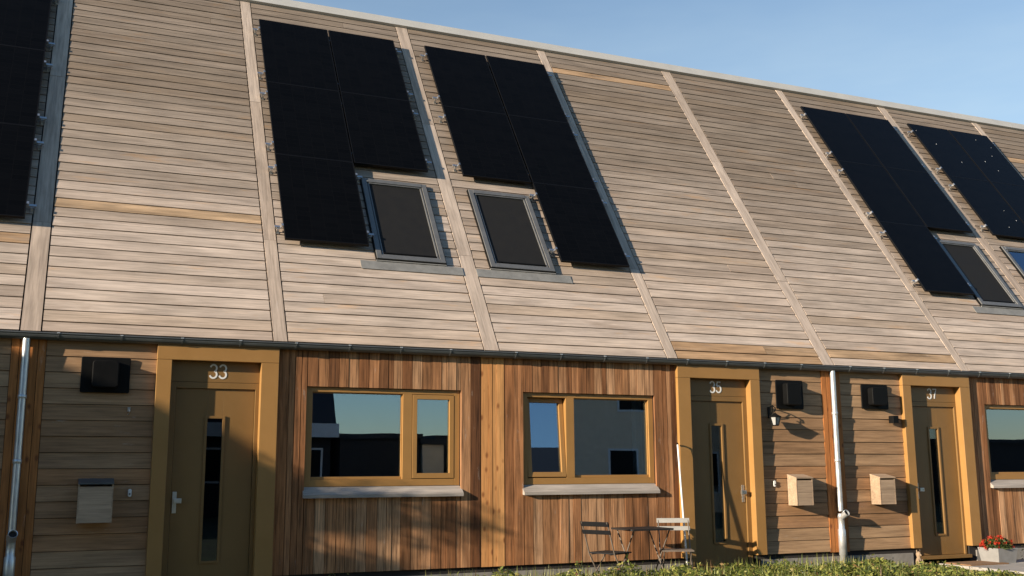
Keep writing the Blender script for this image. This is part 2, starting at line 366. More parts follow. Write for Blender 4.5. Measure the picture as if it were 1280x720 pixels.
def roof_boards(mb, x0, x1):
    acc = ACCENT.get(round((x0 - .12) / (W / 2)), [])
    s = 0.159 - 0.181; i = 0
    while s < L - 0.02:
        a, b_ = max(s, 0.0) + 0.0055, min(s + 0.181, L) - 0.0055
        if b_ - a > 0.03:
            xs = [x0, x1]
            if random.random() < 0.05: xs = [x0, random.uniform(x0 + .5, x1 - .5), x1]
            for k in range(len(xs) - 1):
                a0, a1 = xs[k] + (0.002 if k else 0), xs[k + 1] - (0.002 if k < len(xs) - 2 else 0)
                j = random.uniform(-.0025, .0025)
                p = [(a0, a, -0.028), (a1, a, -0.028), (a1, b_, -0.028), (a0, b_, -0.028), (a0, a, 0.006 + j), (a1, a, 0.006 + j), (a1, b_, -0.001 + j), (a0, b_, -0.001 + j)]
                mb.hexa([RT(Vector(q)) for q in p], mi=1 if i in acc else 0)
        s += 0.181; i += 1
def digit_mesh(txt, loc, name, parent):
    """thin stroked numerals standing off the panel"""
    arc = lambda cx, cz, rx, rz, a0, a1, n=14: [(cx + rx * math.cos(R(a0 + (a1 - a0) * k / n)), cz + rz * math.sin(R(a0 + (a1 - a0) * k / n))) for k in range(n + 1)]
    G = {'3': [arc(.045, .119, .037, .041, 165, -70) + arc(.043, .041, .041, .043, 68, -165)],
         '5': [[(.078, .155), (.020, .155), (.012, .088)] + arc(.041, .049, .042, .049, 128, -160)],
         '7': [[(.006, .155), (.084, .155), (.058, .10), (.042, .05), (.036, .0)]]}
    o = Vector(loc); m = MB(); x = -(len(txt) * .112 - .022) / 2
    for ch in txt:
        for st in G[ch]:
            n = len(st); hw = .0102; d = .004
            nrm = []
            for i in range(n):
                t = Vector((st[min(i + 1, n - 1)][0] - st[max(i - 1, 0)][0], st[min(i + 1, n - 1)][1] - st[max(i - 1, 0)][1])).normalized(); nrm.append((-t.y * hw, t.x * hw))
            vs = []
            for (px, pz), (nx, nz) in zip(st, nrm):
                for sx, yy in ((1, -d), (-1, -d), (-1, 0), (1, 0)): vs.append(o + Vector((x + px + sx * nx, yy, pz + sx * nz)))
            fs = [(4 * i + k, 4 * i + (k + 1) % 4, 4 * i + 4 + (k + 1) % 4, 4 * i + 4 + k) for i in range(n - 1) for k in range(4)]
            fs += [(0, 1, 2, 3), (4 * n - 1, 4 * n - 2, 4 * n - 3, 4 * n - 4)]
            m.add(vs, fs)
        x += .112
    return m.build(name, M['white'], parent)
def ring(mb, x0, x1, z0, z1, wl, wr, wb, wt, y0, y1):
    """rectangular frame made of two full-height stiles and two rails between them"""
    mb.box(x0, x0 + wl, y0, y1, z0, z1); mb.box(x1 - wr, x1, y0, y1, z0, z1)
    mb.box(x0 + wl, x1 - wr, y0, y1, z0, z0 + wb); mb.box(x0 + wl, x1 - wr, y0, y1, z1 - wt, z1)

def house(X0, mirror, number, label, tilt_sash=False, skylight=None, glazed_sky=False):
    root = thing('terraced_house', (X0, 0, ZG), label, 'house', 'timber clad terraced houses in one row')
    hx = (lambda d: X0 + W - d) if mirror else (lambda d: X0 + d)
    def span(a, b): p, q = hx(a), hx(b); return (p, q) if p < q else (q, p)
    do0, do1 = span(D['doA'], D['doB']); di0, di1 = span(D['diA'], D['diB'])
    # the window is measured from the opposite party wall
    ow = lambda d: hx(W - d)
    w0, w1 = sorted((ow(D['wA']), ow(D['wB']))); m0, m1 = sorted((ow(D['m1']), ow(D['m2'])))
    zt, zb = 2.284, 1.046
    # ---- body: inner wall skin with openings, sides and back
    b = MB()
    YB0, YB1 = 0.018, 0.20
    xa, xb = X0 + 0.003, X0 + W - 0.003
    ops = sorted([(di0 - .03, di1 + .03, -0.2, 2.58), (w0, w1, zb - 0.05, zt)])
    x = xa
    for (o0, o1, q0, q1) in ops:
        b.box(x, o0, YB0, YB1, ZG, ZE); b.box(o0, o1, YB0, YB1, q1, ZE)
        if q0 > ZG + 0.11: b.box(o0, o1, YB0, YB1, ZG, q0)
        x = o1
    b.box(x, xb, YB0, YB1, ZG, ZE)
    yb = 2 * L * CP
    b.box(xa, xb, yb - 0.2, yb, ZG, ZE)
    for xs in ((xa, xa + .1), (xb - .1, xb)):
        b.prism([(YB1, ZG), (yb - .2, ZG), (yb - .2, ZE), (L * CP, ZE + L * SP - 0.25), (YB1, ZE - .05)], xs[0], xs[1], 'x')
    b.build('wall', M['membrane'], root)
    # rooms behind the window and the door
    rm = MB()
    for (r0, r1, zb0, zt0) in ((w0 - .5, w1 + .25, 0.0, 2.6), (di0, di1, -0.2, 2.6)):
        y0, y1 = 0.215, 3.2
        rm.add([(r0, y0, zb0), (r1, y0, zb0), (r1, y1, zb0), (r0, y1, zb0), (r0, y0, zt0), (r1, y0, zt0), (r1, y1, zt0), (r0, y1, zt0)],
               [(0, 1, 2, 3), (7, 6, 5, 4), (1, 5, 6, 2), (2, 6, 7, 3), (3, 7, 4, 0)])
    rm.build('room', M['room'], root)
    # ---- roof deck, ridge flashing, boards, battens
    d = MB()
    d.hexa([RT(Vector(q)) for q in ((xa, 0.02, -0.16), (xb, 0.02, -0.16), (xb, L - .01, -0.16), (xa, L - .01, -0.16), (xa, 0.02, -0.03), (xb, 0.02, -0.03), (xb, L - .01, -0.03), (xa, L - .01, -0.03))])
    yr, zr = L * CP, ZE + L * SP
    d.hexa([Vector(q) for q in ((xa, yr, zr - .2), (xb, yr, zr - .2), (xb, yb + .1, ZE - .2), (xa, yb + .1, ZE - .2), (xa, yr, zr - .02), (xb, yr, zr - .02), (xb, yb + .1, ZE), (xa, yb + .1, ZE))])
    roof = d.build('roof', M['membrane'], root)
    xc = X0 + W / 2
    hb_p, hb_m = 0.105, 0.083
    rb = MB(); roof_boards(rb, X0 + hb_p + .017, xc - hb_m - .017); rb.build('roof_cladding', [M['roofwood'], M['roofwood2']], roof)
    rb = MB(); roof_boards(rb, xc + hb_m + .017, X0 + W - hb_p - .017); rb.build('roof_cladding', [M['roofwood'], M['roofwood2']], roof)
    for xx, hb in ((X0, hb_p), (xc, hb_m)):
        bt = MB()
        for a, c in ((0.0, 1.84), (1.845, 4.99), (4.996, L)):
            bt.box(xx - hb, xx + hb, a, c, -0.025, 0.004 + random.uniform(-.002, .002), T=RT)
        bt.build('roof_batten', M['batten'], roof)
    cp = MB()
    cp.box(X0, X0 + W, L + 0.012, L + 0.25, -0.06, 0.045, T=RT)
    cp.hexa([RT(Vector(q)) for q in ((X0, L + .012, .045), (X0 + W, L + .012, .045), (X0 + W, L + .03, .045), (X0, L + .03, .045), (X0, L + .012, .052), (X0 + W, L + .012, .052), (X0 + W, L + .03, .052), (X0, L + .03, .052))])
    cp.build('ridge_flashing', M['cap'], roof)
    # ---- horizontal cladding beside the door, vertical cladding round the window
    h0, h1 = span(0.185, D['doA'] - 0.002)
    hb = MB(); boards_h(hb, h0, h1, 0.0, 2.76, 0.183, 0.0); hb.build('horizontal_cladding', M['hwood'], root)
    e0, e1 = span(0.012, 0.18)
    pb = MB(); mid = (e0 + e1) / 2
    pb.box(e0, mid - .003, -0.022, 0.012, -.012, 2.755); pb.box(mid + .003, e1, -0.019, 0.012, -.012, 2.755)
    pb.build('corner_boards', M['corner'], root)
    v0, v1 = span(D['doB'] + 0.002, W - 0.173)
    vb = MB()
    def vboards(xa_, xb_, za, zb_, wd):
        x = xa_
        while x < xb_ - 0.012:
            ww = random.choice(wd) * random.uniform(.93, 1.07)
            xe = min(x + ww, xb_)
            if xb_ - xe < 0.045: xe = xb_
            j = random.uniform(-.0035, .0035)
            vb.box(x + .0035, xe - .0035, -0.022 + j, 0.012, za, zb_)
            x = xe
    wd = [0.135, 0.135, 0.135, 0.075]
    vboards(v0, w0 - .004, 0.0, 2.755, wd); vboards(w1 + .004, v1, 0.0, 2.755, wd)
    xq = [w0]
    while xq[-1] < w1 - 0.01:
        ww = random.choice([0.135, 0.135, 0.12, 0.135, 0.07]); xe = min(xq[-1] + ww, w1)
        if w1 - xe < 0.05: xe = w1
        xq.append(xe)
    for za, zb_ in ((0.0, zb - 0.14), (zt + 0.004, 2.755)):
        for i in range(len(xq) - 1):
            j = random.uniform(-.0035, .0035)
            vb.box(xq[i] + .0035, xq[i + 1] - .0035, -0.022 + j, 0.012, za, zb_)
    vb.build('vertical_cladding', M['vwood'], root)
    ob = MB(); o0, o1 = span(W - 0.168, W - 0.002); mid = (o0 + o1) / 2
    third = (o1 - o0) / 1.5
    cuts = [o0, o0 + third, o1] if not mirror else [o0, o1 - third, o1]
    for i in range(2): ob.box(cuts[i] + .002, cuts[i + 1] - .002, -0.021 - .003 * i, 0.012, -0.004, 2.755)
    ob.build('party_wall_boards', M['orange'], root)
    pl = MB()
    for p0, p1 in ((xa, do0 + .05), (do1 - .05, xb)): pl.box(p0, p1, -0.006, 0.017, ZG, -0.075)
    pl.build('plinth', M['concrete'], root)
    # ---- front door
    fr = MB(); yp = -0.085
    fr.box(do0, di0, yp, 0.12, 0.0, 2.5545); fr.box(di1, do1, yp, 0.12, 0.0, 2.5545)
    fr.box(do0, do1, yp - .001, 0.12, 2.557, 2.735)
    frame = fr.build('door_frame', M['paint'], root, bevel=0.004)
    ti = MB(); yi = 0.034
    ti.box(di0 + .001, di1 - .001, yi, 0.118, 2.308, 2.553)                     # panel above the door
    l0, l1 = di0 + 0.072, di1 - 0.045
    if mirror: l0, l1 = di0 + 0.045, di1 - 0.072
    ti.box(di0 + .001, l0, yi, 0.118, -0.13, 2.305); ti.box(l1, di1 - .001, yi, 0.118, -0.13, 2.305)
    ti.box(l0, l1, yi, 0.118, 2.232, 2.305)
    ti.build('inner_frame', M['paint2'], frame, bevel=0.003)
    lf = MB(); yl = 0.061
    gl0, gl1 = sorted((hx(2.012), hx(2.192))); gz0, gz1 = 0.197, 1.872
    lf.box(l0 + .004, gl0, yl, 0.125, -0.128, 2.228); lf.box(gl1, l1 - .004, yl, 0.125, -0.128, 2.228)
    lf.box(gl0, gl1, yl, 0.125, -0.128, gz0); lf.box(gl0, gl1, yl, 0.125, gz1, 2.228)
    ring(lf, gl0 - .03, gl1 + .03, gz0 - .03, gz1 + .03, .03, .03, .03, .03, yl - .016, yl - .0005)
    door = lf.build('door', M['paint2'], root, bevel=0.002)
    gp = MB(); gp.box(gl0, gl1, yl + .012, yl + .022, gz0, gz1); gp.build('pane', M['dglass'], door)
    hd = MB(); hxp = hx(1.675); s_ = -1 if mirror else 1
    hd.box(hxp - .024, hxp + .024, yl - .012, yl - .001, 0.755, 1.005)
    hd.tube([(hxp, yl - .01, 0.90), (hxp, yl - .055, 0.90)], 0.011, 10)
    hd.box(hxp - .012 if s_ > 0 else hxp - .075, hxp + .075 if s_ > 0 else hxp + .012, yl - .085, yl - .05, 0.872, 0.928)
    hd.tube([(hxp, yl - .01, 0.815), (hxp, yl - .02, 0.815)], 0.012, 12)
    hd.build('handle', M['steel'], door, bevel=0.004)
    ts = MB(); ts.box(di0 - .02, di1 + .02, -0.045, 0.13, -0.185, -0.133); ts.build('threshold', M['paint2'], root, bevel=.003)
    if number: digit_mesh(number, ((gl0 + gl1) / 2 + (0.0 if mirror else 0.01), yi - .001, 2.362), 'house_number', frame)
    # ---- window
    f = MB(); yw0, yw1 = 0.02, 0.10
    ring(f, w0, w1, zb, zt, .075, .075, .085, .06, yw0, yw1)
    f.box(m0, m1, yw0, yw1, zb + .085, zt - .06)
    fx0, fx1 = (w0 + .075, m0) if not mirror else (m1, w1 - .075)
    sx0, sx1 = (m1, w1 - .075) if not mirror else (w0 + .075, m0)
    za, zc = zb + .085, zt - .06
    ring(f, fx0 + .0005, fx1 - .0005, za + .0005, zc - .0005, .012, .012, .035, .012, yw0 + .03, yw1 - .004)
    win = f.build('window', M['paint'], root, bevel=0.003)
    p = MB(); p.box(fx0 + .012, fx1 - .012, yw0 + .052, yw0 + .066, za + .035, zc - .012); p.build('pane', M['glass'], win)
    sh = MB(); ring(sh, sx0 + .006, sx1 - .006, za + .008, zc - .006, .062, .062, .066, .058, yw0 - .004, yw1 - .01)
    q = MB(); q.box(sx0 + .068, sx1 - .068, yw0 + .03, yw0 + .044, za + .074, zc - .064)
    sash = sh.build('sash', M['paint'], win, bevel=0.003); sp_ = q.build('pane', M['glass'], win)
    if tilt_sash:       # the narrow casement is tilted inwards at the top
        piv = Vector((0, yw1 - .02, za + .01)) - parent_origin(win)
        a = R(-5.0)
        Mx = Matrix.Translation(piv) @ Matrix.Rotation(a, 4, 'X') @ Matrix.Translation(-piv)
        for o in (sash, sp_): o.data.transform(Mx)
    si = MB(); a0, a1 = w0 - .022, w1 + .022
    si.hexa([Vector(v) for v in ((a0, -.085, zb - .138), (a1, -.085, zb - .138), (a1, .03, zb - .125), (a0, .03, zb - .125), (a0, -.085, zb - .10), (a1, -.085, zb - .10), (a1, .03, zb - .002), (a0, .03, zb - .002))])
    si.build('sill', M['sill'], win)
    # ---- roof window
    if skylight:
        k0, k1 = (X0 + W - 1.384, X0 + W - .36) if skylight == 'right' else (X0 + .345, X0 + 1.385)
        s0, s1 = 1.60, 3.33
        u = MB(); wv = .075
        ring_r = lambda mb, x0_, x1_, y0_, y1_, a_, b1, h0_, h1_: (mb.box(x0_, x0_ + a_, y0_, y1_, h0_, h1_, T=RT), mb.box(x1_ - a_, x1_, y0_, y1_, h0_, h1_, T=RT),
            mb.box(x0_ + a_, x1_ - a_, y0_, y0_ + b1, h0_, h1_, T=RT), mb.box(x0_ + a_, x1_ - a_, y1_ - b1, y1_, h0_, h1_ + .004, T=RT))
        ring_r(u, k0, k1, s0, s1, wv, .075, -.02, .056)
        ring_r(u, k0 + .088, k1 - .088, s0 + .078, s1 - .078, .022, .02, -.02, .044)
        rw = u.build('roof_window', M['grey'], root, bevel=.003)
        dk = MB(); ring_r(dk, k0 - .012, k1 + .012, s0 - .012, s1 + .012, .0115, .0115, -.02, .04); dk.build('gasket', M['black'], rw)
        pn = MB(); pn.box(k0 + .11, k1 - .11, s0 + .098, s1 - .098, .014, .026, T=RT)
        if glazed_sky: pn.build('pane', M['glass'], rw)
        else:
            pn.build('sun_blind', M['blind'], rw)
            br = MB(); br.tube([RT(Vector((k0 + .12, s0 + .125, .036))), RT(Vector((k1 - .12, s0 + .125, .036)))], .014, 8); br.build('blind_bar', M['black'], rw)
        fl = MB(); fl.box(k0 - .24, k1 + .25, s0 - .19, s0 - .03, .008, .016, T=RT); fl.box(k0 - .01, k1 + .01, s0 - .03, s0 - .0125, .008, .03, T=RT)
        fl.build('flashing', M['flash'], rw)
    return root

house(-W, True, None, 'timber clad terraced house at the far left edge, left of the shaded downpipe')
house(0.0, False, '33', 'timber clad terraced house with ochre door number 33', skylight='right')
house(W, True, '35', 'timber clad terraced house with ochre door number 35 and a tilted narrow sash', tilt_sash=True, skylight='left')
house(2 * W, False, '37', 'timber clad terraced house with ochre door number 37 and a flower pot outside', skylight='right')
house(3 * W, True, None, 'timber clad terraced house at the right edge, only its roof in view', skylight='left', glazed_sky=True)
house(4 * W, False, None, 'timber clad terraced house beyond the right edge of the row')

# ------------------------------------------------------------------ solar panels
PW, PH = 1.178, 1.818
def make_panel():
    root = thing('solar_panel', (0, 0, 0), 'x', 'solar panel')
    f = MB(); a = .012
    f.box(0, a, 0, PH, .088, .126); f.box(PW - a, PW, 0, PH, .088, .126); f.box(a, PW - a, 0, a, .088, .126); f.box(a, PW - a, PH - a, PH, .088, .126)
    f.build('panel_frame', M['pframe'], root, world=False)
    g_ = MB(); g_.box(a + .0005, PW - a - .0005, a + .0005, PH - a - .0005, .1, .124); g_.build('glass', M['panel'], root, world=False)
    return root
proto = make_panel()
used = [False]
def rails(root, left, right):
    for s in (0.27, 1.545):
        r = MB(); x0 = -.012 - (0.105 if left else 0); x1 = PW + .012 + (0.105 if right else 0)
        r.box(x0, x1, s - .019, s + .019, .05, .087)
        for e, on in ((-1, left), (1, right)):
            if on:
                xe = -.016 if e < 0 else PW + .016
                r.box(xe - .014, xe + .014, s - .022, s + .022, .0875, .128)       # end clamp
                xh = xe + e * .05
                r.box(xh - .018, xh + .018, s - .04, s - .021, .006, .075); r.box(xh - .018, xh + .018, s - .075, s - .0405, .006, .014)
        r.build('mounting_rail', M['steel'], root, world=False)
rows_s = [5.418, 3.597, 1.776]
row_w = ['top', 'middle', 'bottom']
def panel(x, row, left, right, label, group):
    o = proto if not used[0] else proto.copy()
    if used[0]:
        COL.objects.link(o)
        for ch in children0:
            c = ch.copy(); COL.objects.link(c); c.parent = o
    else: used[0] = True
    o.location = roofp(x, rows_s[row], 0); o.rotation_euler = (PIT, 0, 0)
    tag(o, label, 'solar panel', group)
    rails(o, left, right)
    if x > 17 and row < 2: white_specks(o, int(x * 10) + row, 5 if x > 18 else 3)
children0 = list(proto.children)
def white_specks(o, seed, n):  # small white specks scattered over the panel glass
    rd = random.Random(seed); m = MB()
    for k in range(n):
        cx, cy, r = rd.uniform(.1, PW - .1), rd.uniform(.2, PH - .2), rd.uniform(.006, .011)
        m.prism([(cx + r * math.cos(a * .785) * rd.uniform(.7, 1.2), cy + r * 1.4 * math.sin(a * .785) * rd.uniform(.7, 1.2)) for a in range(8)], .1245, .1255, 'z')
    m.build('panel_specks', M['white'], o, world=False)
def array(name, x1, x2, full, group, only=None):
    """two columns of panels; full = the column that carries a third, lowest panel"""
    for row in range(3):
        for col, x in ((0, x1), (1, x2)):
            if row == 2 and full != 'both' and ((full == 'left') != (col == 0)): continue
            if only is not None and col != only: continue
            lone = row == 2 and full != 'both'
            if row == 2: lab = 'lowest black solar panel of %s' % name
            else: lab = '%s %s black solar panel of %s' % (row_w[row], ('left', 'right')[col], name)
            if only is not None: lab = '%s black solar panel of %s' % (('topmost', 'middle', 'lowest')[row], name)
            panel(x, row, col == 0 or lone, col == 1 or lone, lab, group)
GP = 'black solar panels on the timber roofs'
array('the array cut by the left photo edge', -2.57, -0.195 - PW, 'both', GP, only=1)
array('the array above number 33', 3.03, 4.232, 'left', GP)
array('the array right of the number 33 array', 6.0, 7.212, 'right', GP)
array('the second array from the right', 14.43, 15.632, 'left', GP)
array('the rightmost array', 17.37, 18.58, 'right', GP)

# ------------------------------------------------------------------ gutter and downpipes
for i in range(-1, 5):
    X0 = i * W
    gt = MB(); n = 10; r = 0.068; yc, zc_ = -0.078, 2.80
    prof = [(yc + r * math.cos(a), zc_ + r * math.sin(a)) for a in [math.pi + math.pi * k / n for k in range(n + 1)]]
    inner = [(yc + (r - .004) * math.cos(a), zc_ + (r - .004) * math.sin(a)) for a in [math.pi + math.pi * k / n for k in range(n + 1)]][::-1]
    poly = prof + inner
    gt.prism(poly, X0 + .001, X0 + W - .001, 'x')
    gt.tube([(X0 + .001, yc - r, zc_ + .003), (X0 + W - .001, yc - r, zc_ + .003)], 0.010, 8)
    lab = ['grey gutter above the far left house edge', 'grey gutter section above door number 33', 'grey gutter section above door number 35', 'grey gutter section above door number 37', 'grey gutter section at the right edge of the photo', 'grey gutter section beyond the right photo edge'][i + 1]
    t = thing('gutter', (X0, 0, 2.72), lab, 'gutter', 'gutter sections along the eave')
    gt.build('gutter_trough', M['zinc'], t)
    x = X0 + 0.3
    while x < X0 + W:
        c = MB(); ra = r + .006
        pr = [(yc + ra * math.cos(a), zc_ + ra * math.sin(a)) for a in [math.pi * 0.97 + math.pi * 1.03 * k / 8 for k in range(9)]]
        pi_ = [(yc + (r + .001) * math.cos(a), zc_ + (r + .001) * math.sin(a)) for a in [math.pi * 0.97 + math.pi * 1.03 * k / 8 for k in range(9)]][::-1]
        c.prism(pr + pi_, x - .008, x + .008, 'x')
        br_ = c.build('bracket', M['zinc'], t)
        c = MB(); c.box(x - .016, x + .016, yc - r - .013, yc - r + .010, zc_ + .004, zc_ + .016); c.build('clip', M['galv'], br_)
        x += 0.68
def downpipe(x, label):
    t = thing('downpipe', (x, -0.078, ZG), label, 'downpipe', 'round metal downpipes')
    y = -0.082
    p = MB(); p.tube([(x, y, 2.74), (x, y, 2.66), (x, y, 0.60)], .04, 20)
    p.build('pipe', M['galv'], t)
    for z in (2.08, 1.36):
        c = MB(); c.tube([(x, y, z - .022), (x, y, z - .02), (x, y, z + .02), (x, y, z + .022)], [.043, .047, .047, .043], 20)
        c.tube([(x, y + .04, z), (x, 0.0, z)], .008, 8); c.build('pipe_clip', M['galv'], t)
    u = MB(); u.tube([(x, y, ZG), (x, y, -.06), (x, y, -.055), (x, y, 0.32), (x, y, .34), (x, y, 0.50), (x, y, .505), (x, y, .56), (x, y, .565)], [.045, .045, .058, .058, .047, .047, .051, .051, .043], 20)
    u.build('base_pipe', M['galv'], t)
    # leaf catcher: a short oblique branch, its dark inside painted on a disc
    h = MB(); ax = Vector((.12, -.82, .56)).normalized(); p0 = Vector((x, y, .50)); p1 = p0 + ax * .145
    h.tube([p0, p1], [.046, .05], 18, cap=False); h.tube([p1, p1 - ax * .004], [.05, .043], 18, cap=False); h.tube([p1 - ax * .004, p1 - ax * .05], [.043, .042], 18, cap=False)
    lc = h.build('leaf_catcher', M['galv'], t)
    hh = MB(); u_ = ax.cross(Vector((0, 0, 1))).normalized(); w_ = ax.cross(u_); q0 = p1 - ax * .03
    hh.add([q0 + (u_ * math.cos(k * math.pi / 9) + w_ * math.sin(k * math.pi / 9)) * .0425 for k in range(18)], [tuple(range(18))]); hh.build('mouth_shade', M['membrane'], lc)  # dark disc painted as the shade inside the branch
downpipe(0.0 - 0.03, 'metal downpipe in shade at the left edge, left of door 33')
downpipe(2 * W - 0.005, 'pale sunlit metal downpipe between doors 35 and 37')
downpipe(4 * W, 'metal downpipe on the party wall beyond the right photo edge')

# ------------------------------------------------------------------ wall fittings
def rounded(x0, x1, z0, z1, r, n=5):
    pts = []
    for cx, cz, a0 in ((x1 - r, z1 - r, 0), (x0 + r, z1 - r, 90), (x0 + r, z0 + r, 180), (x1 - r, z0 + r, 270)):
        for k in range(n + 1):
            a = R(a0 + 90 * k / n); pts.append((cx + r * math.cos(a), cz + r * math.sin(a)))
    return pts
def vent(x0, x1, z0, z1, label, dark=True):
    t = thing('vent_hood', ((x0 + x1) / 2, 0, z0), label, 'vent', 'black vent hoods on the wall')
    p = MB(); p.prism(rounded(x0, x1, z0, z1, .02), -.045, -.0245); p.build('back_plate', M['black'], t, bevel=.006)
    c = MB(); c.prism(rounded(x0 + .12, x1 - .13, z0 + .055, z1 - .05, .035), -.165, -.046); cv = c.build('cover', M['black'], t, bevel=.01)
    l = MB(); l.box(x0 + .30, x1 - .17, -.046, -.053, z0 + .01, z0 + .05); l.build('drip_lip', M['black'], cv)
vent(.563, 1.10, 2.146, 2.562, 'wide black vent hood left of door 33, half in shade')
vent(10.333, 10.84, 2.135, 2.574, 'black vent hood above the lantern, right of door 35')
vent(11.975, 12.51, 2.164, 2.548, 'black vent hood above the small cube lamp, left of door 37')

def letterbox(x0, x1, z0, z1, d, label, lidmat):
    t = thing('letterbox', ((x0 + x1) / 2, 0, z0), label, 'letterbox', 'wooden letterboxes on the wall')
    yb = -.0255; b = MB(); th = .014; zf = z1 - .045
    b.prism([(yb, z0), (-d, z0), (-d, zf), (yb, z1)], x0, x0 + th, 'x'); b.prism([(yb, z0), (-d, z0), (-d, zf), (yb, z1)], x1 - th, x1, 'x')
    b.box(x0 + th, x1 - th, -d + .002, -d + .016, z0 + .002, z0 + (zf - z0) * .47); b.box(x0 + th, x1 - th, -d + .001, -d + .016, z0 + (zf - z0) * .475, zf - .028)
    b.box(x0 + th, x1 - th, -d + .016, yb, z0 + .002, z0 + .014); b.box(x0 + th, x1 - th, yb - .012, yb, z0 + .014, z1 - .02)
    b.build('box_body', M['boxwood'], t)
    l = MB(); l.prism([(yb, z1 + .001), (-d - .012, zf + .001 - .003), (-d - .012, zf + .014), (yb, z1 + .018)], x0 - .004, x1 + .004, 'x'); l.build('lid', lidmat, t)
letterbox(.617, .985, .675, 1.15, .24, 'wooden letterbox in shade left of door 33, under a slate grey lid', M['zinc'])
letterbox(10.475, 10.775, .70, 1.14, .235, 'sunlit wooden letterbox right of door 35, left of the downpipe', M['boxwood'])
letterbox(12.055, 12.358, .69, 1.135, .235, 'sunlit wooden letterbox left of door 37, right of the downpipe', M['boxwood'])

def doorbell(x, z, label):
    b = MB(); b.prism(rounded(x - .02, x + .02, z - .045, z + .045, .018), -.040, -.0245)
    t = thing('doorbell', (x, 0, z - .045), label, 'doorbell', 'white doorbells')
    b.build('bell_plate', M['white'], t, bevel=.004)
    c = MB(); c.tube([(x, -.040, z - .012), (x, -.046, z - .012)], .011, 12); c.build('button', M['grey'], t)
doorbell(1.171, 1.0, 'small white doorbell between the letterbox and door 33')
doorbell(10.235, 1.02, 'small white doorbell right of door 35')
hk = MB(); hk.tube([(1.11, -.02, 1.965), (1.11, -.05, 1.965), (1.115, -.06, 1.94), (1.11, -.055, 1.905), (1.10, -.045, 1.90)], .008, 8); hk.box(1.095, 1.125, -.032, -.0245, 1.935, 1.985)
center_mesh(hk.build('wall_hook', M['steel'], label='small silver hook on the wall below the vent left of door 33', cat='hook'), (1.11, 0, 1.9))

# lantern on a scrolled bracket
lt = thing('wall_lantern', (10.16, 0, 1.86), 'ornate hanging lantern on a scrolled bracket below the vent by door 35', 'lantern')
b = MB(); xl = 10.20
b.tube([(xl, -.026, 2.14), (xl, -.07, 2.165), (xl, -.13, 2.165), (xl, -.18, 2.14), (xl, -.185, 2.10), (xl, -.165, 2.085), (xl, -.15, 2.10)], .009, 8)
b.tube([(xl, -.026, 2.02), (xl, -.06, 2.03), (xl, -.10, 2.08), (xl, -.12, 2.15)], .007, 8)
b.tube([(xl, -.17, 2.14), (xl, -.17, 2.05)], .005, 6); b.box(xl - .025, xl + .025, -.034, -.0245, 1.99, 2.16)
b.build('bracket', M['black'], lt)
cap = MB(); c0 = (xl, -.17, 0); cap.lathe([(.004, 2.07), (.03, 2.045), (.095, 2.01), (.10, 2.0), (.0, 2.002)], c0, 6)
cap.build('lantern_cap', M['black'], lt); cap = MB(); cap.lathe([(.0, 1.878), (.05, 1.872), (.055, 1.885), (.0, 1.89)], c0, 6); cap.build('lantern_base', M['black'], lt)
cg = MB()
for k in range(6):
    a = 2 * math.pi * k / 6
    cg.tube([(xl + .085 * math.cos(a), -.17 + .085 * math.sin(a), 2.0), (xl + .05 * math.cos(a), -.17 + .05 * math.sin(a), 1.88)], .006, 6)
cg.build('lantern_cage', M['black'], lt)
gl = MB(); gl.lathe([(.046, 1.885), (.08, 1.998)], c0, 6); gl.build('lantern_glass', M['frost'], lt)
cl = thing('cube_lamp', (12.56, 0, 1.94), 'small black cube wall lamp below the vent left of door 37', 'wall lamp')
q = MB(); q.box(12.495, 12.605, -.145, -.04, 1.945, 2.06); q.build('lamp_housing', M['black'], cl, bevel=.004)
q = MB(); q.box(12.52, 12.58, -.04, -.024, 1.97, 2.04); q.build('wall_mount', M['black'], cl)

# ------------------------------------------------------------------ things in the rooms
cu = MB(); n = 24
pts = [(8.02 + .16 * k / n, .30 + .02 * math.sin(k * 1.7)) for k in range(n + 1)]
cu.prism(pts + [(x, y + .004) for x, y in pts[::-1]], .95, 2.4, 'z')
center_mesh(cu.build('curtain', M['cloth'], label='narrow white curtain inside the window left of door 35, at its right edge', cat='curtain'), (8.1, .3, .95))
bl = MB(); x0, x1 = 14.55, 16.72
zz = [2.25 - .06 * k for k in range(11)]
prof = [(.24 + (.0 if k % 2 else .025), z) for k, z in enumerate(zz)]
bl.prism(prof + [(y + .004, z) for y, z in prof[::-1]], x0, x1, 'x')
center_mesh(bl.build('window_blind', M['cloth'], label='pale pleated blind half lowered inside the window right of door 37', cat='blind'), (15.6, .25, 1.65))
dr = MB(); n = 10
pts = [(9.235 + .16 * k / n, .19 + .008 * (k % 2)) for k in range(n + 1)]
dr.prism(pts + [(x, y + .004) for x, y in pts[::-1]], .12, 1.0, 'z')
center_mesh(dr.build('curtain', M['cloth'], label='white half curtain behind the lower glass of door 35', cat='curtain'), (9.3, .19, .12))

